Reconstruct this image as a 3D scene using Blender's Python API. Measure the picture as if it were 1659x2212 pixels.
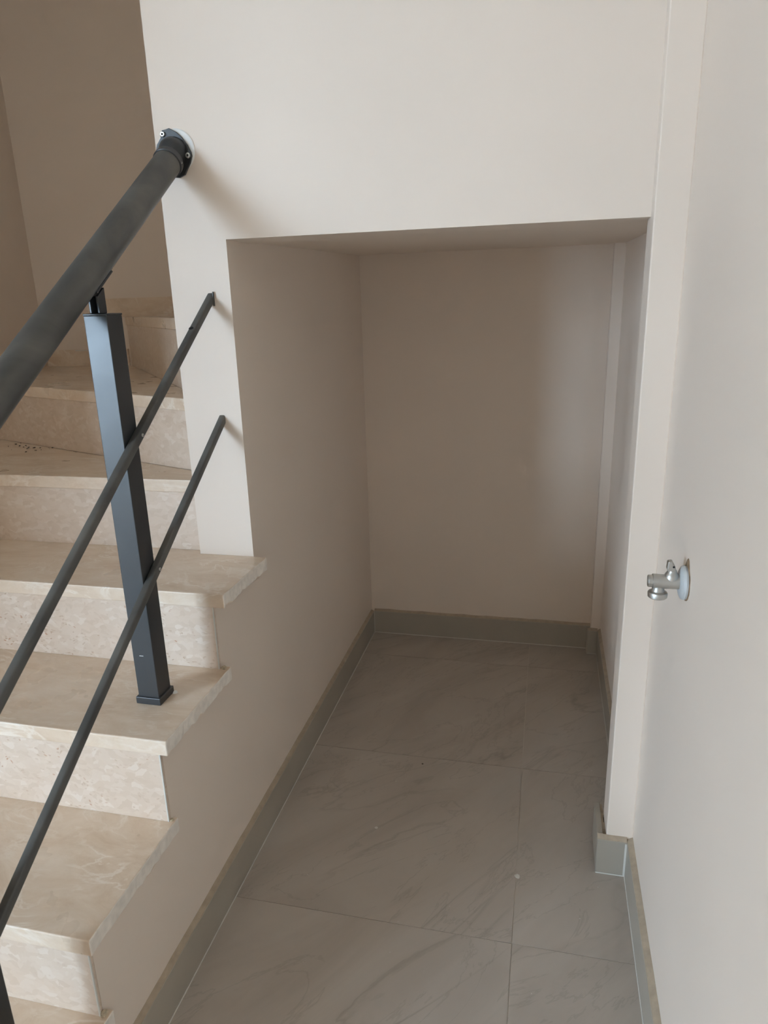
import bpy, bmesh, math, random
from mathutils import Vector, Matrix

random.seed(7)
scene = bpy.context.scene
C = scene.collection
for o in list(bpy.data.objects):
    bpy.data.objects.remove(o)

# ------------------------------------------------------------------ camera
CAM = Vector((0.6322, -1.3753, 1.2352))
PITCH, YAW, ROLL, FPX = -0.2905, -0.2325, -0.0296, 1502.8
fwd = Vector((math.sin(YAW) * math.cos(PITCH), math.cos(YAW) * math.cos(PITCH), math.sin(PITCH)))
right = Vector((math.cos(YAW), -math.sin(YAW), 0.0))
up = right.cross(fwd)
r2 = math.cos(ROLL) * right + math.sin(ROLL) * up
u2 = -math.sin(ROLL) * right + math.cos(ROLL) * up
cam_data = bpy.data.cameras.new('camera')
cam = bpy.data.objects.new('camera', cam_data)
C.objects.link(cam)
M3 = Matrix((r2, u2, -fwd)).transposed()
cam.matrix_world = Matrix.Translation(CAM) @ M3.to_4x4()
cam_data.sensor_fit = 'VERTICAL'
cam_data.sensor_height = 36.0
cam_data.sensor_width = 27.0
cam_data.lens = FPX / 2212.0 * 36.0
cam_data.clip_start = 0.02
cam_data.dof.use_dof = True
cam_data.dof.focus_distance = 1.45
cam_data.dof.aperture_fstop = 9.0
scene.camera = cam

# ------------------------------------------------------------------ light, exposure
vs = scene.view_settings
vs.view_transform = 'Standard'
vs.look = 'None'
vs.gamma = 1.0
vs.use_curve_mapping = False
vs.exposure = 0.85

world = bpy.data.worlds.new('overcast_sky')
scene.world = world
world.use_nodes = True
wn = world.node_tree.nodes
bg = wn['Background']
bg.inputs['Color'].default_value = (0.72, 0.955, 1.20, 1)
bg.inputs['Strength'].default_value = 16.0

WIN = (-3.75, -2.25, 0.12, 2.40, -4.0)        # x0, x1, z0, z1, y of the glazed opening
pl = bpy.data.lights.new('window_portal', 'AREA')
pl.shape = 'RECTANGLE'
pl.size = WIN[1] - WIN[0]
pl.size_y = WIN[3] - WIN[2]
pl.cycles.is_portal = True
po = bpy.data.objects.new('window_portal', pl)
C.objects.link(po)
po.location = ((WIN[0] + WIN[1]) / 2, WIN[4] - 0.02, (WIN[2] + WIN[3]) / 2)
po.rotation_euler = (math.radians(90), 0, 0)      # shines along +y, into the room

scene.cycles.max_bounces = 9
scene.cycles.diffuse_bounces = 8
scene.cycles.glossy_bounces = 4
scene.cycles.use_denoising = True
scene.cycles.use_adaptive_sampling = True
scene.cycles.adaptive_threshold = 0.09
scene.cycles.adaptive_min_samples = 20
scene.cycles.sample_clamp_indirect = 6.0

# ------------------------------------------------------------------ helpers
def link(name, me, mats, parent=None):
    o = bpy.data.objects.new(name, me)
    C.objects.link(o)
    for m in (mats if isinstance(mats, (list, tuple)) else [mats]):
        me.materials.append(m)
    if parent is not None:
        o.parent = parent
        w = Vector((0, 0, 0)); p = parent
        while p is not None:
            w += p.location; p = p.parent
        o.location = -w
    return o

def obj(name, bm, mats, parent=None, smooth=False, bevel=0.0, segs=2):
    bmesh.ops.recalc_face_normals(bm, faces=bm.faces[:])
    me = bpy.data.meshes.new(name)
    bm.to_mesh(me); bm.free()
    if smooth:
        me.polygons.foreach_set('use_smooth', [True] * len(me.polygons))
    o = link(name, me, mats, parent)
    if bevel > 0:
        b = o.modifiers.new('bevel', 'BEVEL')
        b.width = bevel; b.segments = segs; b.limit_method = 'ANGLE'; b.angle_limit = math.radians(40)
        b.harden_normals = False
    return o

def tag(o, label, cat=None, group=None, kind=None):
    o['label'] = label
    if cat: o['category'] = cat
    if group: o['group'] = group
    if kind: o['kind'] = kind
    return o

def thing(name, label, cat, loc):
    o = bpy.data.objects.new(name, None)
    o.empty_display_size = 0.1
    C.objects.link(o); o.location = loc
    return tag(o, label, cat)

def box(bm, x0, x1, y0, y1, z0, z1):
    v = [bm.verts.new(p) for p in ((x0, y0, z0), (x1, y0, z0), (x1, y1, z0), (x0, y1, z0),
                                   (x0, y0, z1), (x1, y0, z1), (x1, y1, z1), (x0, y1, z1))]
    for f in ((0, 3, 2, 1), (4, 5, 6, 7), (0, 1, 5, 4), (1, 2, 6, 5), (2, 3, 7, 6), (3, 0, 4, 7)):
        bm.faces.new([v[i] for i in f])
    return bm

def B(x0, x1, y0, y1, z0, z1):
    return box(bmesh.new(), x0, x1, y0, y1, z0, z1)

def prism(bm, lo, hi):
    """two matching loops of points joined into a solid"""
    a = [bm.verts.new(p) for p in lo]; b = [bm.verts.new(p) for p in hi]
    n = len(a)
    bm.faces.new(a[::-1]); bm.faces.new(b)
    for i in range(n):
        j = (i + 1) % n
        bm.faces.new((a[i], a[j], b[j], b[i]))
    return bm

def slab_xy(outline, z0, z1):
    return prism(bmesh.new(), [(x, y, z0) for x, y in outline], [(x, y, z1) for x, y in outline])
def slab_xz(outline, y0, y1):
    return prism(bmesh.new(), [(x, y0, z) for x, z in outline], [(x, y1, z) for x, z in outline])
def slab_yz(outline, x0, x1):
    return prism(bmesh.new(), [(x0, y, z) for y, z in outline], [(x1, y, z) for y, z in outline])

def frame_of(d):
    d = Vector(d).normalized()
    a = Vector((0, 0, 1)) if abs(d.z) < 0.95 else Vector((1, 0, 0))
    s = d.cross(a).normalized()
    return d, s, s.cross(d).normalized()

def lathe(bm, base, axis, prof, n=32, closed=True):
    """profile of (distance along axis, radius) turned about the axis"""
    d, s, t = frame_of(axis)
    base = Vector(base)
    rings = []
    for h, r in prof:
        rings.append([bm.verts.new(base + d * h + (s * math.cos(2 * math.pi * k / n) + t * math.sin(2 * math.pi * k / n)) * max(r, 1e-5)) for k in range(n)])
    for a, b in zip(rings, rings[1:]):
        for k in range(n):
            bm.faces.new((a[k], a[(k + 1) % n], b[(k + 1) % n], b[k]))
    if closed:
        bm.faces.new(rings[0][::-1]); bm.faces.new(rings[-1])
    return bm

def smooth_by_angle(o, deg=35):
    me = o.data
    bm = bmesh.new(); bm.from_mesh(me)
    for f in bm.faces: f.smooth = True
    for e in bm.edges:
        if len(e.link_faces) == 2 and e.calc_face_angle(0) > math.radians(deg):
            e.smooth = False
    bm.to_mesh(me); bm.free()
    return o

# ------------------------------------------------------------------ materials
def mat(name):
    m = bpy.data.materials.new(name); m.use_nodes = True
    return m, m.node_tree.nodes, m.node_tree.links, m.node_tree.nodes['Principled BSDF']

def N(nodes, typ, **kw):
    n = nodes.new(typ)
    for k, v in kw.items():
        if k.startswith('_'):
            setattr(n, k[1:], v)
        else:
            n.inputs[k.replace('__', ' ')].default_value = v
    return n

def ramp(nodes, stops, interp='LINEAR'):
    n = nodes.new('ShaderNodeValToRGB')
    cr = n.color_ramp; cr.interpolation = interp
    while len(cr.elements) < len(stops): cr.elements.new(0.5)
    for e, (p, c) in zip(cr.elements, stops):
        e.position = p
        e.color = (c, c, c, 1) if isinstance(c, (int, float)) else (*c, 1)
    return n

def mixc(nodes, links, fac, a, b, blend='MIX'):
    n = nodes.new('ShaderNodeMix'); n.data_type = 'RGBA'; n.blend_type = blend
    for sock, val in ((n.inputs[0], fac), (n.inputs[6], a), (n.inputs[7], b)):
        if hasattr(val, 'links') or hasattr(val, 'is_output'):
            links.new(val, sock)
        elif isinstance(val, (int, float)):
            sock.default_value = val
        else:
            sock.default_value = (*val, 1)
    return n.outputs[2]

def plaster(name, col, rough=0.55, spec=0.35):
    m, n, l, p = mat(name)
    tc = N(n, 'ShaderNodeTexCoord')
    big = N(n, 'ShaderNodeTexNoise', Scale=2.3, Detail=1.0)
    l.new(tc.outputs['Object'], big.inputs['Vector'])
    rp = ramp(n, [(0.3, tuple(c * 0.975 for c in col)), (0.7, tuple(min(1, c * 1.02) for c in col))])
    l.new(big.outputs['Fac'], rp.inputs['Fac'])
    l.new(rp.outputs['Color'], p.inputs['Base Color'])
    p.inputs['Roughness'].default_value = rough
    p.inputs['Specular IOR Level'].default_value = spec
    return m

def simple(name, col, rough=0.5, metal=0.0, spec=0.5, mottled=0.0, scale=40.0):
    m, n, l, p = mat(name)
    p.inputs['Roughness'].default_value = rough
    p.inputs['Metallic'].default_value = metal
    p.inputs['Specular IOR Level'].default_value = spec
    tc = N(n, 'ShaderNodeTexCoord')
    nz = N(n, 'ShaderNodeTexNoise', Scale=scale, Detail=4.0)
    l.new(tc.outputs['Object'], nz.inputs['Vector'])
    k = max(mottled, 0.02)
    rp = ramp(n, [(0.3, tuple(c * (1 - k) for c in col)), (0.7, tuple(min(1, c * (1 + k)) for c in col))])
    l.new(nz.outputs['Fac'], rp.inputs['Fac'])
    l.new(rp.outputs['Color'], p.inputs['Base Color'])
    return m

def marble_tread():
    """beige marble slab: cloudy ground, pale healed veins, a few thin brown stylolites"""
    m, n, l, p = mat('beige_marble')
    tc = N(n, 'ShaderNodeTexCoord')
    oi = N(n, 'ShaderNodeObjectInfo')
    off = N(n, 'ShaderNodeVectorMath', _operation='MULTIPLY_ADD')
    off.inputs[1].default_value = (9.1, 7.3, 5.7)
    comb = N(n, 'ShaderNodeCombineXYZ')
    for i in range(3): l.new(oi.outputs['Random'], comb.inputs[i])
    l.new(comb.outputs[0], off.inputs[0]); l.new(tc.outputs['Object'], off.inputs[2])
    co = off.outputs[0]
    st = N(n, 'ShaderNodeMapping'); st.inputs['Rotation'].default_value = (0, 0, 0.55)
    st.inputs['Scale'].default_value = (1.0, 2.3, 1.6)
    l.new(co, st.inputs['Vector'])
    n1 = N(n, 'ShaderNodeTexNoise', Scale=8.0, Detail=8.0, Roughness=0.72, Distortion=0.6)
    l.new(st.outputs[0], n1.inputs['Vector'])
    base = ramp(n, [(0.28, (0.63, 0.475, 0.34)), (0.48, (0.715, 0.575, 0.44)), (0.72, (0.79, 0.67, 0.55))])
    l.new(n1.outputs['Fac'], base.inputs['Fac'])
    n2 = N(n, 'ShaderNodeTexNoise', Scale=5.0, Detail=9.0, Roughness=0.6, Distortion=1.8)
    l.new(st.outputs[0], n2.inputs['Vector'])
    v = ramp(n, [(0.462, 0.0), (0.497, 1.0), (0.53, 0.0)])
    l.new(n2.outputs['Fac'], v.inputs['Fac'])
    msk = N(n, 'ShaderNodeTexNoise', Scale=11.0, Detail=3.0)
    l.new(co, msk.inputs['Vector'])
    mr = ramp(n, [(0.42, 0.0), (0.62, 0.75)])
    l.new(msk.outputs['Fac'], mr.inputs['Fac'])
    mul = N(n, 'ShaderNodeMath', _operation='MULTIPLY')
    l.new(v.outputs['Color'], mul.inputs[0]); l.new(mr.outputs['Color'], mul.inputs[1])
    c1 = mixc(n, l, mul.outputs[0], base.outputs['Color'], (0.86, 0.77, 0.67))
    n3 = N(n, 'ShaderNodeTexNoise', Scale=3.2, Detail=10.0, Roughness=0.72, Distortion=2.6)
    l.new(co, n3.inputs['Vector'])
    v3 = ramp(n, [(0.4962, 0.0), (0.4985, 1.0), (0.5008, 0.0)])
    l.new(n3.outputs['Fac'], v3.inputs['Fac'])
    m3 = ramp(n, [(0.50, 0.0), (0.66, 0.38)])
    l.new(msk.outputs['Fac'], m3.inputs['Fac'])
    mul3 = N(n, 'ShaderNodeMath', _operation='MULTIPLY')
    l.new(v3.outputs['Color'], mul3.inputs[0]); l.new(m3.outputs['Color'], mul3.inputs[1])
    c2 = mixc(n, l, mul3.outputs[0], c1, (0.33, 0.24, 0.15))
    l.new(c2, p.inputs['Base Color'])
    rr = ramp(n, [(0.3, 0.26), (0.7, 0.40)])
    l.new(msk.outputs['Fac'], rr.inputs['Fac'])
    l.new(rr.outputs['Color'], p.inputs['Roughness'])
    p.inputs['Specular IOR Level'].default_value = 0.45
    return m

def marble_riser(name, speck):
    """breccia face: pale pinkish flakes, small tan and rust clasts"""
    m, n, l, p = mat(name)
    tc = N(n, 'ShaderNodeTexCoord')
    oi = N(n, 'ShaderNodeObjectInfo')
    off = N(n, 'ShaderNodeVectorMath', _operation='MULTIPLY_ADD')
    off.inputs[1].default_value = (6.1, 8.3, 4.7)
    comb = N(n, 'ShaderNodeCombineXYZ')
    for i in range(3): l.new(oi.outputs['Random'], comb.inputs[i])
    l.new(comb.outputs[0], off.inputs[0]); l.new(tc.outputs['Object'], off.inputs[2])
    wob = N(n, 'ShaderNodeTexNoise', Scale=26.0, Detail=3.0)
    l.new(off.outputs[0], wob.inputs['Vector'])
    wm = N(n, 'ShaderNodeVectorMath', _operation='MULTIPLY_ADD')
    wm.inputs[1].default_value = (0.035, 0.035, 0.035)
    l.new(wob.outputs['Color'], wm.inputs[0]); l.new(off.outputs[0], wm.inputs[2])
    st = N(n, 'ShaderNodeMapping'); st.inputs['Rotation'].default_value = (0, 0.6, 0)
    st.inputs['Scale'].default_value = (1.0, 1.0, 1.9)
    l.new(wm.outputs[0], st.inputs['Vector'])
    vo = N(n, 'ShaderNodeTexVoronoi', Scale=62.0)
    l.new(st.outputs[0], vo.inputs['Vector'])
    sep = N(n, 'ShaderNodeSeparateColor')
    l.new(vo.outputs['Color'], sep.inputs[0])
    base = ramp(n, [(0.0, (0.60, 0.475, 0.37)), (0.35, (0.66, 0.535, 0.43)), (0.8, (0.70, 0.58, 0.48)), (1.0, (0.77, 0.675, 0.59))])
    l.new(sep.outputs[0], base.inputs['Fac'])
    cl = N(n, 'ShaderNodeTexNoise', Scale=7.0, Detail=6.0)
    l.new(off.outputs[0], cl.inputs['Vector'])
    clr = ramp(n, [(0.3, (0.64, 0.50, 0.385)), (0.7, (0.73, 0.62, 0.52))])
    l.new(cl.outputs['Fac'], clr.inputs['Fac'])
    c1 = mixc(n, l, 0.45, base.outputs['Color'], clr.outputs['Color'])
    vs2 = N(n, 'ShaderNodeTexVoronoi', Scale=88.0)
    l.new(st.outputs[0], vs2.inputs['Vector'])
    sp = ramp(n, [(0.22, 1.0), (0.36, 0.0)])
    l.new(vs2.outputs['Distance'], sp.inputs['Fac'])
    s2 = N(n, 'ShaderNodeSeparateColor'); l.new(vs2.outputs['Color'], s2.inputs[0])
    pick = ramp(n, [(0.62, 0.0), (0.72, speck)])
    l.new(s2.outputs[1], pick.inputs['Fac'])
    mu = N(n, 'ShaderNodeMath', _operation='MULTIPLY')
    l.new(sp.outputs['Color'], mu.inputs[0]); l.new(pick.outputs['Color'], mu.inputs[1])
    mu2 = N(n, 'ShaderNodeMath', _operation='MULTIPLY')
    spm = ramp(n, [(0.36, 0.15), (0.56, 1.0)])
    l.new(cl.outputs['Fac'], spm.inputs['Fac'])
    l.new(mu.outputs[0], mu2.inputs[0]); l.new(spm.outputs['Color'], mu2.inputs[1])
    spc = ramp(n, [(0.0, (0.56, 0.42, 0.31)), (0.75, (0.47, 0.32, 0.21)), (0.97, (0.45, 0.19, 0.08))])
    l.new(s2.outputs[2], spc.inputs['Fac'])
    c2 = mixc(n, l, mu2.outputs[0], c1, spc.outputs['Color'])
    l.new(c2, p.inputs['Base Color'])
    p.inputs['Roughness'].default_value = 0.3
    p.inputs['Specular IOR Level'].default_value = 0.45
    return m

def tile_mat():
    m, n, l, p = mat('grey_porcelain')
    tc = N(n, 'ShaderNodeTexCoord')
    oi = N(n, 'ShaderNodeObjectInfo')
    comb = N(n, 'ShaderNodeCombineXYZ')
    for i in range(3): l.new(oi.outputs['Random'], comb.inputs[i])
    off = N(n, 'ShaderNodeVectorMath', _operation='MULTIPLY_ADD')
    off.inputs[1].default_value = (13.1, 11.3, 17.0)
    l.new(comb.outputs[0], off.inputs[0]); l.new(tc.outputs['Object'], off.inputs[2])
    m0 = N(n, 'ShaderNodeMapping'); m0.inputs['Rotation'].default_value = (0, 0, -0.85)
    l.new(off.outputs[0], m0.inputs['Vector'])
    mp = N(n, 'ShaderNodeMapping'); mp.inputs['Scale'].default_value = (0.70, 2.3, 1)
    l.new(m0.outputs[0], mp.inputs['Vector'])
    cl = N(n, 'ShaderNodeTexNoise', Scale=3.2, Detail=7.0, Roughness=0.6, Distortion=0.8)
    l.new(mp.outputs[0], cl.inputs['Vector'])
    base = ramp(n, [(0.3, (0.425, 0.372, 0.320)), (0.5, (0.475, 0.420, 0.365)), (0.72, (0.515, 0.460, 0.405))])
    l.new(cl.outputs['Fac'], base.inputs['Fac'])
    vn = N(n, 'ShaderNodeTexNoise', Scale=1.25, Detail=7.0, Roughness=0.52, Distortion=0.9)
    l.new(mp.outputs[0], vn.inputs['Vector'])
    v = ramp(n, [(0.480, 0.0), (0.4975, 1.0), (0.503, 0.15), (0.53, 0.0)])
    l.new(vn.outputs['Fac'], v.inputs['Fac'])
    ms = N(n, 'ShaderNodeTexNoise', Scale=2.2, Detail=2.0)
    l.new(off.outputs[0], ms.inputs['Vector'])
    mr = ramp(n, [(0.40, 0.0), (0.60, 0.42)])
    l.new(ms.outputs['Fac'], mr.inputs['Fac'])
    mul = N(n, 'ShaderNodeMath', _operation='MULTIPLY')
    l.new(v.outputs['Color'], mul.inputs[0]); l.new(mr.outputs['Color'], mul.inputs[1])
    c0 = mixc(n, l, mul.outputs[0], base.outputs['Color'], (0.25, 0.215, 0.175))
    v2n = N(n, 'ShaderNodeTexNoise', Scale=2.1, Detail=8.0, Roughness=0.6, Distortion=1.6)
    l.new(mp.outputs[0], v2n.inputs['Vector'])
    v2 = ramp(n, [(0.488, 0.0), (0.5, 0.30), (0.512, 0.0)])
    l.new(v2n.outputs['Fac'], v2.inputs['Fac'])
    c = mixc(n, l, v2.outputs['Color'], c0, (0.27, 0.235, 0.195))
    l.new(c, p.inputs['Base Color'])
    p.inputs['Roughness'].default_value = 0.46
    p.inputs['Specular IOR Level'].default_value = 0.4
    return m

def steel_mat(name, dusty):
    """anthracite satin powder coat, optionally with dusty pale smears"""
    m, n, l, p = mat(name)
    tc = N(n, 'ShaderNodeTexCoord')
    nz = N(n, 'ShaderNodeTexNoise', Scale=7.0, Detail=5.0, Roughness=0.55, Distortion=0.5)
    l.new(tc.outputs['Object'], nz.inputs['Vector'])
    d0 = (0.060, 0.060, 0.058) if dusty else (0.030, 0.032, 0.034); d1 = (0.125, 0.120, 0.108) if dusty else (0.040, 0.041, 0.043)
    rp = ramp(n, [(0.38, d0), (0.62, d1)])
    l.new(nz.outputs['Fac'], rp.inputs['Fac'])
    l.new(rp.outputs['Color'], p.inputs['Base Color'])
    rr = ramp(n, [(0.38, 0.30 if not dusty else 0.38), (0.64, 0.36 if not dusty else 0.58)])
    l.new(nz.outputs['Fac'], rr.inputs['Fac'])
    l.new(rr.outputs['Color'], p.inputs['Roughness'])
    p.inputs['Specular IOR Level'].default_value = 0.5
    return m

PAINT = (0.775, 0.675, 0.585)
M_wall = plaster('off_white_paint', PAINT)
M_ceil = plaster('ceiling_paint', (0.76, 0.74, 0.70), 0.7)
M_tread = marble_tread()
M_riser = marble_riser('speckled_breccia_marble', 0.75)
M_riser_plain = marble_riser('flaky_breccia_marble', 0.12)
M_cut = simple('sawn_marble_edge', (0.80, 0.74, 0.67), 0.75, mottled=0.09, scale=70.0)
M_tile = tile_mat()
M_grout = simple('grey_grout', (0.56, 0.51, 0.45), 0.9)
M_wgrout = simple('pale_grout', (0.66, 0.64, 0.59), 0.85)
M_base = simple('greige_porcelain', (0.40, 0.36, 0.30), 0.38, mottled=0.05, scale=6.0)
M_caulk = simple('beige_caulk', (0.43, 0.35, 0.26), 0.7, mottled=0.1, scale=60.0)
M_rail = steel_mat('dusty_anthracite_coat', True)
M_post = steel_mat('anthracite_coat', False)
M_black = simple('black_void', (0.012, 0.012, 0.012), 0.8)
M_zinc = simple('zinc_screw', (0.62, 0.62, 0.60), 0.35, 1.0)
M_chrome = simple('satin_nickel', (0.55, 0.54, 0.51), 0.45, 1.0, mottled=0.05)
M_white = simple('white_filler', (0.80, 0.80, 0.78), 0.7, mottled=0.05)
M_plate = simple('grey_white_plastic', (0.52, 0.54, 0.55), 0.45)
M_rust = simple('brown_stain', (0.26, 0.17, 0.10), 0.9, mottled=0.4, scale=90.0)
M_mortar = simple('tan_mortar', (0.52, 0.43, 0.31), 0.95, mottled=0.25, scale=200.0)
M_dirt = simple('dark_crumb', (0.08, 0.065, 0.05), 0.9, mottled=0.3, scale=300.0)
M_frame = simple('dark_window_frame', (0.10, 0.10, 0.105), 0.45)
M_terrace = simple('terrace_concrete', (0.42, 0.41, 0.39), 0.9, mottled=0.1, scale=3.0)

# ------------------------------------------------------------------ dimensions
D = 1.0445                       # back wall of recess and stairwell
XR = 0.854                       # right wall
XL = -1.28                       # left wall of the stairwell
XP = -0.1312                     # left edge of the pilaster
H0, H1 = 1.367, 1.395            # recess soffit, front and back
ZC = 2.75
TH = 0.0296
Z = {2: 0.1985, 3: 0.3545, 4: 0.5271, 5: 0.696, 6: 0.866, 7: 1.038, 8: 1.216, 9: 1.388}
YR = {2: -0.939, 3: -0.6967, 4: -0.4543, 5: -0.2119, 6: 0.020}
OV = {2: 0.014, 3: 0.0107, 4: 0.0196, 5: 0.0286}
NOSE = 0.0055
RT = 0.008                        # riser thickness

# ------------------------------------------------------------------ structure
def struct(name, bm, m, label, **kw):
    return tag(obj(name, bm, m, **kw), label, kind='structure')

WALLX0, YB = -4.3, -4.0
# floor: grout bed with separate tiles
floor = struct('floor', B(WALLX0, XR, YB, D, -0.08, -0.0012), M_grout, 'grey porcelain tiled floor of hall and recess')
TS, GAP = 0.566, 0.0016
ys = [0.861 + 0.566, 0.861, 0.2925, -0.2655]
while ys[-1] > YB: ys.append(ys[-1] - TS)
xs = [XR, 0.606, 0.036]
while xs[-1] > WALLX0: xs.append(xs[-1] - TS)
def under_stairs(x0, x1, y0, y1):
    return x1 <= 0.04 and y0 > -0.95
for i in range(len(xs) - 1):
    for j in range(len(ys) - 1):
        x1, x0 = xs[i], max(xs[i + 1], WALLX0)
        y1, y0 = min(ys[j], D), max(ys[j + 1], YB)
        if i == 1 and y0 > -1.1:
            x0 = 0.0                      # cut against the stair wall
        if under_stairs(x0, x1, y0, y1) and i >= 2:
            continue
        if i >= 2 and x0 < XL and y0 > -1.5:
            continue
        t = obj('floor_tile', B(x0 + GAP / 2, x1 - GAP / 2, y0 + GAP / 2, y1 - GAP / 2, -0.008, 0.0), M_tile, floor)

# front wall with the pilaster on the left of the recess
pier_out = [(XP, Z[5] - TH), (0, Z[5] - TH), (0, H0), (XR, H0), (XR, ZC), (XP, ZC)]
wf = struct('wall_front', slab_xz(pier_out, 0.0, 0.10), M_wall, 'off-white front wall above the recess with narrow pilaster')

# wall under / beside the stairs: stepped top, runs back as the recess's left side
prof = [(YR[2] + RT, 0.0), (YR[2] + RT, Z[2] - TH)]
for k in (3, 4, 5):
    prof += [(YR[k] + RT, Z[k - 1] - TH), (YR[k] + RT, Z[k] - TH)]
prof += [(0.10, Z[5] - TH), (0.10, H0 + 0.003), (D, H1), (D, 0.0)]
clean = []
for q in prof:
    if not clean or (abs(q[0] - clean[-1][0]) + abs(q[1] - clean[-1][1])) > 1e-5: clean.append(q)
struct('wall_side', slab_yz(clean, -0.10, 0.0), M_wall, 'taupe painted side wall below the stair treads')

# back wall (recess and stairwell)
struct('wall_back', B(XL - 0.1, XR + 0.1, D, D + 0.1, -0.05, ZC), M_wall, 'back wall closing recess and stairwell')
# right wall with two shallow piers
wr = struct('wall_right', B(XR, XR + 0.1, YB, D, -0.05, ZC), M_wall, 'pale wall on the right carrying the valve')
XPI, SP = 0.7984, 0.0346
obj('pier', B(XPI, XR + 0.001, -SP, 0.046, 0.0, ZC), M_wall, wr, bevel=0.0025)
obj('pier', B(0.8203, XR + 0.001, D - 0.0397, D + 0.001, 0.0, H1 + 0.002), M_wall, wr, bevel=0.002)
# stairwell left wall, then the hall opens to the left
struct('wall_left', B(XL - 0.12, XL, -1.5, D, -0.05, ZC), M_wall, 'shaded wall on the far side of the stairwell')
struct('wall_hall', B(WALLX0, XL - 0.12, -1.5, -1.38, -0.05, ZC), M_wall, 'plain hall wall left of the staircase')
struct('wall_hall_left', B(WALLX0 - 0.1, WALLX0, YB, -1.38, -0.05, ZC), M_wall, 'plain end wall of the hall')
ww = bmesh.new()
for a in ((WALLX0 - 0.1, WIN[0], -0.05, ZC), (WIN[1], XR + 0.1, -0.05, ZC), (WIN[0], WIN[1], WIN[3], ZC), (WIN[0], WIN[1], -0.05, WIN[2])):
    box(ww, a[0], a[1], YB - 0.15, YB, a[2], a[3])
struct('wall_window', ww, M_wall, 'hall wall with the tall glazed opening')
struct('ceiling', B(WALLX0, XR + 0.1, YB, D + 0.1, ZC, ZC + 0.1), M_ceil, 'white hall ceiling')
# recess soffit
struct('ceiling_recess', slab_yz([(0.099, H0 + 0.0028), (D, H1), (D, H1 + 0.012), (0.099, H1 + 0.012)], -0.09, XR), M_wall, 'low painted soffit of the recess')
# window frame
wfm = bmesh.new()
x0, x1, z0, z1, yw = WIN
for a in ((x0, x0 + 0.05, z0, z1), (x1 - 0.05, x1, z0, z1), ((x0 + x1) / 2 - 0.035, (x0 + x1) / 2 + 0.035, z0, z1), (x0, x1, z0, z0 + 0.05), (x0, x1, z1 - 0.05, z1)):
    box(wfm, a[0], a[1], yw - 0.10, yw - 0.05, a[2], a[3])
struct('window_1', wfm, M_frame, 'dark framed terrace window of the hall')
struct('terrace', B(-9, 5, -12, YB - 0.15, -0.25, -0.06), M_terrace, 'pale concrete terrace outside the window')

# ------------------------------------------------------------------ skirtings (baseboards)
BH, BT = 0.097, 0.0105
def skirting(name, label, runs):
    """runs: (p0, p1, inward normal, extra start, extra end); tile + sloped caulk bead + pale joint at the floor"""
    root = None
    for (ax, ay), (bx, by), (nx, ny), bt in runs:
        tile = bmesh.new()
        def q(px, py, o, z): return (px + nx * o, py + ny * o, z)
        sec = [(0, 0.002), (bt, 0.002), (bt, BH - 0.0065), (0, BH - 0.0065)]
        prism(tile, [q(ax, ay, o, z) for o, z in sec], [q(bx, by, o, z) for o, z in sec])
        if root is None:
            root = tag(obj(name, tile, M_base, bevel=0.0012), label, kind='structure')
        else:
            obj('skirting_tile', tile, M_base, root, bevel=0.0012)
        bead = bmesh.new()
        # wavy hand-smeared bead
        n = max(2, int(math.hypot(bx - ax, by - ay) / 0.03))
        rows = []
        for k in range(n + 1):
            f = k / n; px, py = ax + (bx - ax) * f, ay + (by - ay) * f
            w = random.uniform(-0.0007, 0.0007); h = random.uniform(-0.0012, 0.0012)
            rows.append([bead.verts.new(q(px, py, o, z)) for o, z in ((0.0, BH - 0.0068), (bt - 0.0012, BH - 0.0068), (bt - 0.0012 + w, BH - 0.0055), (bt * 0.42, BH - 0.0018 + h * .5), (0.0, BH + 0.0008 + h))])
        for a_, b_ in zip(rows, rows[1:]):
            for k in range(5):
                bead.faces.new((a_[k], a_[(k + 1) % 5], b_[(k + 1) % 5], b_[k]))
        bead.faces.new(rows[0][::-1]); bead.faces.new(rows[-1])
        obj('caulk_bead', bead, M_caulk, root)
        jt = bmesh.new()
        sec = [(0, 0.0003), (bt + 0.0012, 0.0003), (bt + 0.0006, 0.0022), (0, 0.0022)]
        prism(jt, [q(ax, ay, o, z) for o, z in sec], [q(bx, by, o, z) for o, z in sec])
        obj('floor_joint', jt, M_wgrout, root)
    return root
bl = skirting('baseboard_left', 'greige tile skirting along the stair wall with beige top joint', [((0, -0.90), (0, D - BT), (1, 0), BT)])
bb = skirting('baseboard_back', 'greige tile skirting across the back of the recess', [((BT, D), (0.8203, D), (0, -1), BT), ((0.8203 - BT, D - 0.0397), (XR - BT, D - 0.0397), (0, -1), BT)])
obj('corner_joint', B(BT - 0.0005, BT + 0.0018, D - BT - 0.0018, D - BT + 0.001, 0.002, BH - 0.012), M_wgrout, bb)
obj('corner_joint', B(0.8203 - BT - 0.0012, 0.8203 - BT + 0.001, D - 0.0397 - BT + 0.001, D - BT, 0.002, BH - 0.012), M_base, bb)
br = skirting('baseboard_right', 'greige tile skirting along the right wall below the valve',
              [((XR, YB + 0.2), (XR, -SP - 0.0), (-1, 0), 0.0125), ((XR, 0.046), (XR, D - 0.0397), (-1, 0), BT)])
bp = skirting('baseboard_pier', 'short skirting tiles wrapping the slim pier, gap at its top',
              [((XPI - 0.019, -SP), (XR - 0.0125, -SP), (0, -1), BT), ])
side = bmesh.new()
box(side, XPI - 0.019, XPI - 0.007, -SP + 0.001, 0.074, 0.002, BH - 0.004)
obj('skirting_tile', side, M_base, bp, bevel=0.0012)
fill = bmesh.new()
yy = -SP + 0.001
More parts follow.
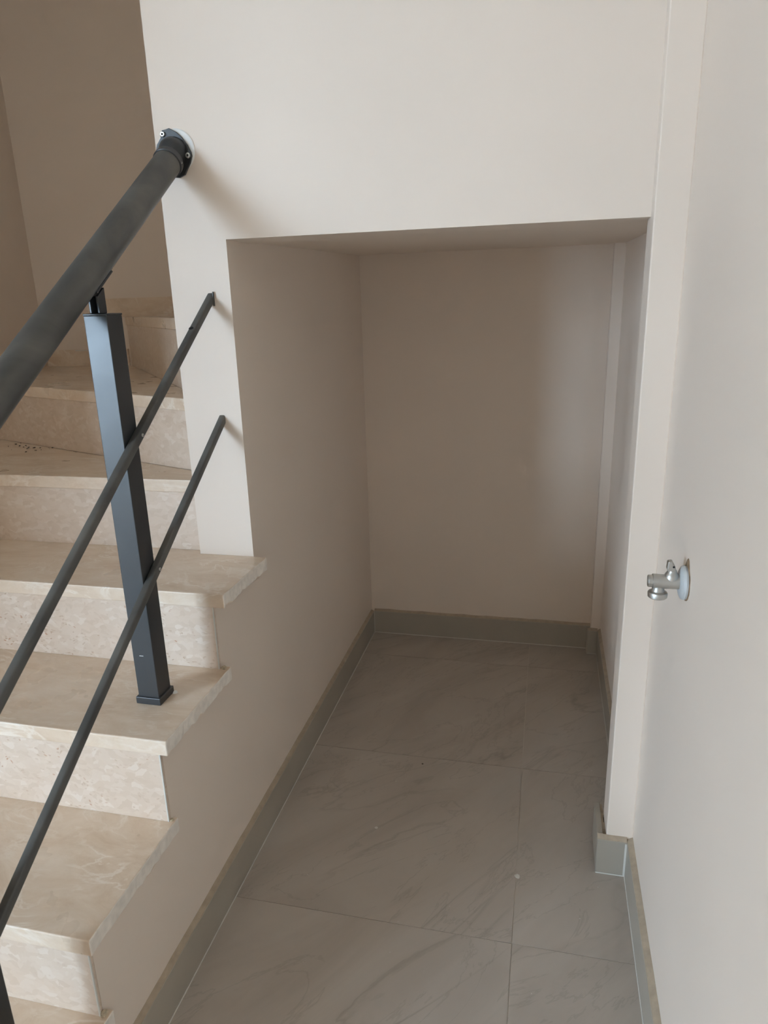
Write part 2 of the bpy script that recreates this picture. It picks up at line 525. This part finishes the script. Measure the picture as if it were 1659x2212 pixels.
while yy < 0.07:
    w = random.uniform(0.006, 0.014)
    box(fill, XPI - 0.0072, XPI - (0.002 if random.random() < .35 else -0.0004), yy, min(yy + w, 0.073), 0.01, BH - 0.006 - random.uniform(0, 0.002))
    yy += w
obj('joint_filler', fill, M_caulk, bp)
obj('joint_shadow_gap', B(XPI - 0.0022, XPI + 0.0005, -SP + 0.004, 0.05, 0.01, BH - 0.012), M_black, bp)
obj('corner_joint', B(XR - 0.0165, XR - 0.0122, -SP - BT - 0.0012, -SP - 0.002, 0.001, BH - 0.010), M_wgrout, bp)

# ------------------------------------------------------------------ staircase
stair = thing('staircase', 'beige marble staircase with open right edge turning behind the pilaster', 'staircase', (-0.6, -0.93, 0.0))

def tread(outline, z, rough_edge=None, label=None):
    """slab from an outline (ccw); rough_edge = index of the edge that is cut and chipped"""
    lo, hi = [], []
    n = len(outline)
    for i in range(n):
        (ax, ay), (bx, by) = outline[i], outline[(i + 1) % n]
        if i == rough_edge:
            L = math.hypot(bx - ax, by - ay); m = max(3, int(L / 0.012))
            ex, ey = (by - ay) / L, -(bx - ax) / L
            for k in range(m):
                f = k / m
                j = 0.0 if k == 0 else random.uniform(-0.0008, 0.0008)
                jl = -abs(random.gauss(0, 0.0013)) if k else 0.0
                dz = abs(random.gauss(0, 0.0018)) if k else 0.0
                hi.append((ax + (bx - ax) * f + ex * j, ay + (by - ay) * f + ey * j, z))
                lo.append((ax + (bx - ax) * f + ex * (j + jl), ay + (by - ay) * f + ey * (j + jl), z - TH + dz))
        else:
            hi.append((ax, ay, z)); lo.append((ax, ay, z - TH))
    o = obj('tread', prism(bmesh.new(), lo, hi), M_tread, stair, bevel=0.0022, segs=3)
    o.data.materials.append(M_cut)
    if rough_edge is not None:
        for f in o.data.polygons:
            if f.normal.x > 0.8: f.material_index = 1
    return o

for k in (2, 3, 4):
    f = YR[k] - NOSE; bk = YR[k + 1] + RT
    bo = YR[k + 1] + 0.0147
    x = OV[k]
    tread([(XL, f), (x, f), (x, bo), (0.0005, bo), (0.0005, bk), (XL, bk)], Z[k], rough_edge=1)
f = YR[5] - NOSE
t5 = tread([(XL, f), (OV[5], f), (0.0325, -0.005), (0.0305, -0.0003), (XP + 0.0003, -0.0003), (XP - 0.0003, YR[6] + RT), (XL, YR[6] + RT)], Z[5], rough_edge=1)
# winders
def lerp_line(p, dvec, x=None, y=None):
    if x is not None: t = (x - p[0]) / dvec[0]
    else: t = (y - p[1]) / dvec[1]
    return (p[0] + dvec[0] * t, p[1] + dvec[1] * t)
P7, D7 = (-0.184, 0.106), (-0.83, 0.335)
P8, D8 = (-0.292, 0.292), (-0.607, 0.738)
xe = XP - 0.0006
r7a, r7b = lerp_line(P7, D7, x=xe), lerp_line(P7, D7, x=XL)
r8a, r8b = lerp_line(P8, D8, x=xe), lerp_line(P8, D8, y=D)
def shift(p, dvec, s):
    L = math.hypot(*dvec); nx, ny = dvec[1] / L, -dvec[0] / L     # to the lower side
    if ny > 0 and False: nx, ny = -nx, -ny
    return (p[0] + nx * s, p[1] + ny * s)
def lowside(p, dvec, s):
    L = math.hypot(*dvec)
    nx, ny = -abs(dvec[1]) / L, -abs(dvec[0]) / L                 # towards -x, -y
    return (p[0] + nx * s, p[1] + ny * s)
def riser_straight(k, y, x1, z0, z1):
    obj('riser', B(XL, x1, y, y + RT, z0, z1), M_riser if k in (4, 5) else M_riser_plain, stair, bevel=0.0008)
    if k in (3, 4, 5):
        obj('edge_filler', B(x1 - 0.0012, x1 + 0.0010, y - 0.0004, y + 0.0022, z0 + 0.0003, z1 - 0.0003), M_wgrout, stair)
def riser_line(a, b, dvec, z0, z1):
    a2, b2 = lowside(a, dvec, -RT), lowside(b, dvec, -RT)
    obj('riser', slab_xy([a, a2, b2, b], z0, z1), M_riser_plain, stair)
riser_straight(2, YR[2], -0.0005, 0.0005, Z[2] - TH)
for k in (3, 4, 5):
    riser_straight(k, YR[k], -0.0003, Z[k - 1], Z[k] - TH)
riser_straight(6, YR[6], XP - 0.0006, Z[5], Z[6] - TH)
tread([(XL, YR[6] - NOSE), (xe, YR[6] - NOSE), r7a, r7b], Z[6])
riser_line(r7a, r7b, D7, Z[6], Z[7] - TH)
n7a, n7b = lowside(r7a, D7, NOSE), lowside(r7b, D7, NOSE)
n7a = (xe, n7a[1]); n7b = (XL, n7b[1])
tread([n7b, n7a, r8a, r8b, (XL, D - 0.0005)], Z[7])
riser_line(r8a, r8b, D8, Z[7], Z[8] - TH)
n8a, n8b = lowside(r8a, D8, NOSE), lowside(r8b, D8, NOSE)
n8a = (xe, max(n8a[1], 0.1005)); n8b = (n8b[0], D - 0.0005)
tread([n8b, n8a, (-0.1, 0.1005), (-0.1, D - 0.0005)], Z[8])
obj('riser', B(-0.135, -0.127, 0.1005, D - 0.0005, Z[8], Z[9] - TH), M_riser, stair)
tread([(-0.141, 0.1005), (XR - 0.001, 0.1005), (XR - 0.001, D - 0.0005), (-0.141, D - 0.0005)], Z[9] + 0.052)
# marble skirting pieces against the stairwell walls
SK = 0.0095
obj('stair_skirting', B(XL, r8b[0] - 0.004, D - SK, D - 0.0004, Z[7], Z[7] + 0.062), M_tread, stair)
obj('stair_skirting', B(XL + 0.0004, XL + SK, r7b[1] + 0.02, D - SK - 0.0004, Z[7], Z[7] + 0.062), M_tread, stair)
obj('stair_skirting', B(r8b[0] - 0.085, -0.136, D - SK, D - 0.0004, Z[8], Z[8] + 0.067), M_tread, stair)
obj('stair_skirting', B(XL + 0.0004, XL + SK, YR[6] + RT + 0.002, r7b[1] - 0.002, Z[6], Z[6] + 0.064), M_tread, stair)
obj('joint_smear', B(-1.14, -1.085, D - SK - 0.0012, D - SK + 0.001, Z[7] + 0.057, Z[7] + 0.0605), M_wgrout, stair)

# ------------------------------------------------------------------ railing
rail = thing('stair_railing', 'anthracite steel stair railing with round handrail, square posts and two thin bars', 'railing', (-0.08, -0.334, Z[4]))
RX, RS = -0.088, 0.70
def rz(y): return 1.532 + RS * y
RAD = 0.0255
d_rail = Vector((0, -1, -RS)).normalized()
top = Vector((RX, -0.036, rz(-0.036)))
L = (Vector((RX, -0.98, rz(-0.98))) - top).length
hr = obj('handrail', lathe(bmesh.new(), top, d_rail, [(0, RAD - 0.001), (0.001, RAD), (L - 0.001, RAD), (L, RAD - 0.001)], 48), M_rail, rail)
smooth_by_angle(hr)
# wall flange: clipped disc, ball joint, collar, screws
FC = Vector((-0.0912, 0, 1.5285))
disc = obj('filler_ring', lathe(bmesh.new(), FC + Vector((0.003, 0.0, 0.003)), (0, -1, 0), [(0.0, 0.0395), (0.0012, 0.0400), (0.0022, 0.038)], 40), M_white, rail)
tag(disc, 'white filler ring behind the wall flange')
fl = bmesh.new()
pts = [(a * 0.00092, b * 0.00092) for a, b in ((-13, 45), (-5, 47), (10, 39), (22, 28), (33, 13), (40, -2), (41, -9), (36, -22), (21, -44), (8, -49), (-10, -47),
       (-29, -31), (-39, -10), (-41, 4), (-36, 18), (-26, 30), (-27, 38), (-21, 44))]
prism(fl, [(FC.x + a, -0.0015, FC.z + b) for a, b in pts], [(FC.x + a, -0.0062, FC.z + b) for a, b in pts])
flange = obj('wall_flange', fl, M_post, rail, bevel=0.0008)
ball = lathe(bmesh.new(), FC + Vector((0.0005, -0.005, 0.001)), (0, -1, 0), [(0.0, 0.0275), (0.003, 0.0268)] + [(0.005 + 0.0262 * math.sin(a), 0.0262 * math.cos(a)) for a in [i * math.pi / 2 / 14 for i in range(14)]] + [(0.0312, 0.0)], 40)
bo = obj('ball_joint', ball, M_post, rail); smooth_by_angle(bo, 50)
col = lathe(bmesh.new(), top - d_rail * 0.006, d_rail, [(0, 0.0262), (0.001, 0.0278), (0.0125, 0.0278), (0.0135, 0.0264), (0.0135, 0.025), (0, 0.025)], 48, closed=False)
co = obj('collar', col, M_post, rail); smooth_by_angle(co)
gs = lathe(bmesh.new(), top + d_rail * 0.0 + Vector((0.0262, 0, -0.003)), (1, -0.3, 0.1), [(0, 0.0022), (0.0015, 0.0022), (0.0015, 0.0012), (0.001, 0.001)], 14)
tag(obj('grub_screw', gs, M_zinc, co), 'tiny bright grub screw in the collar')
def screw(pos, axis, r, parent, nm='screw'):
    s = obj(nm, lathe(bmesh.new(), pos, axis, [(0, r), (r * 0.55, r), (r * 0.8, r * 0.8), (r * 0.8, r * 0.45), (r * 0.45, r * 0.40)], 20), M_zinc, parent)
    smooth_by_angle(s, 30)
    h = obj('hex_socket', lathe(bmesh.new(), Vector(pos) + Vector(axis).normalized() * r * 0.46, axis, [(0, r * 0.38), (r * 0.05, r * 0.38)], 6), M_black, parent)
    return s
for px, pz in ((-0.0180, 0.0330), (0.0308, -0.0072)):
    screw(FC + Vector((px, -0.006, pz)), (0, -1, 0), 0.0050, flange)

# posts
def post(cx, cy, zb, zt):
    hw = 0.0212
    p = obj('post', B(cx - hw, cx + hw, cy - hw, cy + hw, zb, zt), M_post, rail, bevel=0.0012)
    cw = 0.0252
    c = bmesh.new()
    o2 = [(cx - cw, cy - cw), (cx + cw, cy - cw), (cx + cw, cy + cw), (cx - cw, cy + cw)]
    prism(c, [(x, y, zb + 0.0003) for x, y in o2], [(x, y, zb + 0.0145) for x, y in o2])
    obj('base_collar', c, M_post, p, bevel=0.0012)
    cp = bmesh.new()
    o2 = [(cx - hw - 0.0006, cy - hw - 0.0006), (cx + hw + 0.0006, cy - hw - 0.0006), (cx + hw + 0.0006, cy + hw + 0.0006), (cx - hw - 0.0006, cy + hw + 0.0006)]
    prism(cp, [(x, y, zt - 0.0002) for x, y in o2], [(x, y, zt + 0.003) for x, y in o2])
    obj('top_cap', cp, M_post, p, bevel=0.001)
    # bracket: U-shaped stem and saddle plate under the rail
    zr = rz(cy) - RAD * math.hypot(1, RS)
    br_ = bmesh.new()
    bx = (cx + RX) / 2
    wst = 0.0095
    st = [(bx + wst, cy - 0.009), (bx + wst, cy + 0.011), (bx - wst, cy + 0.011), (bx - wst, cy - 0.009), (bx - wst + 0.004, cy - 0.009), (bx - wst + 0.004, cy + 0.006), (bx + wst - 0.004, cy + 0.006), (bx + wst - 0.004, cy - 0.009)]
    prism(br_, [(x, y, zt + 0.003) for x, y in st], [(x, y, zr - 0.001 + (y - cy) * RS) for x, y in st])
    obj('bracket_stem', br_, M_post, p, bevel=0.001)
    sd = bmesh.new()
    for_pts = []
    def on_rail(a, t):   # angle round the rail measured from below, distance along
        d = -d_rail
        dn = Vector((0, RS, -1)).normalized()
        return Vector((RX, cy, rz(cy))) + d * t + (dn * math.cos(a) + Vector((1, 0, 0)) * math.sin(a)) * 1.0 * 0, dn
    d = -d_rail; dn = Vector((0, RS, -1)).normalized()
    A = [math.radians(v) for v in (-42, -21, 0, 21, 42)]
    def sp(a, t, r): return Vector((RX, cy, rz(cy))) + d * t + (dn * math.cos(a) + Vector((1, 0, 0)) * math.sin(a)) * r
    ring = [(a, RAD + 0.0002) for a in A] + [(a, RAD + 0.0032) for a in A[::-1]]
    prism(sd, [sp(a, -0.028, r) for a, r in ring], [sp(a, 0.032, r) for a, r in ring])
    obj('saddle_plate', sd, M_post, p)
    return p
PX, PY = -0.0730, -0.334
p1 = post(PX, PY, Z[4], 1.2305)
p1['label'] = 'square post with blue sheen standing on the tread below the pilaster step'
p2 = post(PX, PY - 0.480, Z[2], 1.2305 - 0.480 * RS)
p2['label'] = 'lower square post at the bottom left corner of the view'
tick = obj('scratch', B(PX - 0.0075, PX + 0.0005, PY - 0.0216, PY - 0.0211, 0.626, 0.6275), M_zinc, p1)
tag(tick, 'short pale scratch')

# two thin bars
BX, BW = -0.0446, 0.0074
def bar(z0, slope, y_top, y_bot):
    d = Vector((0, 1, slope)).normalized(); nrm = Vector((0, -slope, 1)).normalized(); X = Vector((1, 0, 0))
    a = Vector((BX, y_top, z0 + slope * y_top)); b = Vector((BX, y_bot, z0 + slope * y_bot))
    sec = []
    for k in range(20):
        t = 2 * math.pi * k / 20
        c, s = math.cos(t), math.sin(t)
        e = 0.42
        sec.append((math.copysign(abs(c) ** e, c) * BW * 0.95, math.copysign(abs(s) ** e, s) * BW * 1.08))
    bm = bmesh.new()
    def pt(o, u, v, vertical):
        q = o + X * u + nrm * v
        if vertical:                         # cut flush with the plaster
            q = q - d * ((q.y - o.y) / d.y)
        return q
    prism(bm, [pt(b, u, v, False) for u, v in sec], [pt(a, u, v, True) for u, v in sec])
    o = obj('bar', bm, M_rail, rail); smooth_by_angle(o, 40)
    return o, d, nrm
b1, dd, nn = bar(1.2568, 0.700, 0.0005, -0.96)
b2, dd2, nn2 = bar(1.0068, 0.684, 0.0005, -0.96)
b1['label'] = 'upper thin bar with a drilled hole'
b2['label'] = 'lower thin bar'
for b, z0, sl in ((b1, 1.2568, 0.70), (b2, 1.0068, 0.684)):
    for y in (-0.321, -0.321 - 0.480):
        screw((BX + BW * 0.9, y, z0 + sl * y), (1, 0, 0), 0.0030, b)
# drilled hole in the upper bar
yh = -0.090
hp = Vector((BX, yh, 1.2568 + 0.70 * yh)) + nn * (BW * 1.085) + Vector((-0.0005, 0, 0))
hole = lathe(bmesh.new(), hp - nn * 0.0004, nn, [(0, 0.0043), (0.0006, 0.0043)], 18)
ho = obj('drilled_hole', hole, M_black, b1)
rim = lathe(bmesh.new(), hp - nn * 0.0004, nn, [(0, 0.0044), (0.0009, 0.0046), (0.0009, 0.0054), (0, 0.0056)], 18, closed=False)
obj('hole_rim', rim, M_rail, b1)
# bare bent tab where the upper bar meets the wall
tb = B(BX + BW * 0.9, BX + BW * 0.9 + 0.0016, -0.006, -0.0003, 1.2568 - 0.016, 1.2568 + 0.012)
tag(obj('end_tab', tb, M_rail, b1), 'bare metal tab at the wall end')

# ------------------------------------------------------------------ angle valve on the right wall
VY, VZ = -0.3035, 0.8105
val = thing('angle_valve', 'satin nickel angle stop valve with lever and round wall plate', 'valve', (XR, VY, VZ))
ax = Vector((-1, 0, 0))
o = obj('wall_plate', lathe(bmesh.new(), (XR - 0.0015, VY, VZ), ax, [(0, 0.0262), (0.003, 0.0268), (0.0065, 0.0255), (0.009, 0.0205), (0.0096, 0.013)], 48), M_plate, val); smooth_by_angle(o, 30)
# ragged hole edge behind the plate
hl = bmesh.new()
pts = []
for k in range(36):
    a = 2 * math.pi * k / 36
    r = 0.0272 + random.uniform(-0.0005, 0.0012)
    if 55 < math.degrees(a) < 125: r += 0.013 * (1 - abs(math.degrees(a) - 92) / 38) ** 1.5 if abs(math.degrees(a) - 92) < 38 else 0
    pts.append((r * math.cos(a), r * math.sin(a)))
prism(hl, [(XR - 0.0001, VY + u, VZ + v) for u, v in pts], [(XR - 0.0014, VY + u, VZ + v) for u, v in pts])
tag(obj('stained_wall_hole', hl, M_rust, val), 'brown stained hole edge behind the wall plate')
o = obj('valve_body', lathe(bmesh.new(), (XR - 0.008, VY, VZ), ax, [(0, 0.0108), (0.020, 0.0112), (0.036, 0.0116), (0.0415, 0.0116), (0.0422, 0.0108), (0.0422, 0.0098), (0.0475, 0.0096), (0.0485, 0.0088), (0.0485, 0.0070), (0.043, 0.0068)], 40), M_chrome, val); smooth_by_angle(o, 30)
tag(obj('inlet_bore', lathe(bmesh.new(), (XR - 0.0540, VY, VZ), ax, [(0, 0.0069), (0.0006, 0.0069)], 28), M_rust, val), 'dark open end of the valve body')
XO = XR - 0.0405
o = obj('outlet', lathe(bmesh.new(), (XO, VY, VZ - 0.006), (0, 0, -1), [(0, 0.0090), (0.0075, 0.0092), (0.0095, 0.0100), (0.0115, 0.0140), (0.0135, 0.0148), (0.0195, 0.0144), (0.0208, 0.0130), (0.0208, 0.0108), (0.014, 0.0105)], 40), M_chrome, val); smooth_by_angle(o, 30)
XH = XR - 0.0225
ba = lathe(bmesh.new(), (XH, VY, VZ + 0.005), (0, 0, 1), [(0, 0.0105), (0.006, 0.0106), (0.009, 0.0092), (0.0115, 0.0072), (0.0145, 0.0066)], 32)
o = obj('bonnet', ba, M_chrome, val); smooth_by_angle(o, 40)
lv = bmesh.new()
# lever: stem block that flares into a flat wing leaning left
prof_l = [(0.0065, 0.016), (-0.0045, 0.016), (-0.0085, 0.0225), (-0.0075, 0.0345), (-0.0015, 0.0360), (0.0035, 0.0265)]
prism(lv, [(XH + a, VY - 0.0055, VZ + b) for a, b in prof_l], [(XH + a, VY + 0.0055, VZ + b) for a, b in prof_l])
hd = obj('lever_handle', lv, M_chrome, val, bevel=0.0018, segs=3)
obj('handle_screw', lathe(bmesh.new(), (XH + 0.001, VY - 0.0056, VZ + 0.0265), (0, -1, 0), [(0, 0.0016), (0.0004, 0.0016)], 14), M_black, hd)

# ------------------------------------------------------------------ small debris
def lump(bm, c, r, flat=0.5, seed=0, n=7, z_floor=None):
    rnd = random.Random(seed)
    rings = []
    for (h, s) in ((0.0, 1.0), (0.45, 0.9), (0.85, 0.55)):
        rings.append([bm.verts.new((c[0] + r * s * math.cos(2 * math.pi * k / n) * rnd.uniform(.65, 1.2), c[1] + r * s * math.sin(2 * math.pi * k / n) * rnd.uniform(.65, 1.2), c[2] + h * r * flat)) for k in range(n)])
    for a, b in zip(rings, rings[1:]):
        for k in range(n): bm.faces.new((a[k], a[(k + 1) % n], b[(k + 1) % n], b[k]))
    bm.faces.new(rings[0][::-1]); bm.faces.new(rings[-1])
    return bm
def bit(name, c, r, m, label, cat, flat=0.5, seed=1):
    return tag(obj(name, lump(bmesh.new(), c, r, flat, seed), m), label, cat)
bit('mortar_crumb', (0.0085, YR[5] + 0.004, Z[4] + 0.0002), 0.0062, M_mortar, 'tan mortar crumb behind the post on the open tread end', 'crumb', 1.0, 3)
bit('mortar_crumb', (0.0045, YR[3] + 0.004, Z[2] + 0.0002), 0.0070, M_mortar, 'tan mortar crumb on the lowest tread at the bottom edge', 'crumb', 1.0, 4)
bit('mortar_crumb', (0.0035, YR[4] + 0.004, Z[3] + 0.0002), 0.0045, M_mortar, 'tan mortar crumb on the wide tread below the post', 'crumb', 0.8, 5)
bit('stone_chip', (PX + 0.0275, PY + 0.0235, Z[4] + 0.0002), 0.0058, M_white, 'white chip touching the base of the square post', 'chip', 0.6, 6)
bit('grout_drip', (0.6105, -0.090, 0.0002), 0.0072, M_wgrout, 'pale grout drip on the long floor joint', 'drip', 0.2, 8)
bit('paint_drip', (0.2645, -0.0040, 0.0002), 0.0045, M_wgrout, 'small pale paint spot on the floor near the stair wall', 'drip', 0.15, 9)
bit('dark_speck', (0.3340, 0.262, 0.0002), 0.0030, M_dirt, 'small dark speck on the recess floor', 'speck', 0.25, 10)
dirt = bmesh.new()
rnd = random.Random(5)
for k in range(26):
    cx = -0.90 + rnd.uniform(0, 0.16); cy = 0.35 + rnd.gauss(0, 0.03) + (-0.90 - cx) * 0.25
    lump(dirt, (cx, cy, Z[6] + 0.0002), rnd.uniform(0.0012, 0.0034), 0.7, k, 5)
tag(obj('dirt_crumbs', dirt, M_dirt), 'scatter of dark dirt crumbs on the first winder tread', 'dirt', kind='stuff')
gr = bmesh.new()
for k in range(22):
    lump(gr, (rnd.uniform(0.08, 0.80), rnd.uniform(-0.45, 0.35), 0.0002), rnd.uniform(0.0007, 0.0017), 0.5, 100 + k, 5)
tag(obj('plaster_grit', gr, M_wgrout), 'fine pale plaster grit scattered over the floor tiles', 'grit', kind='stuff')
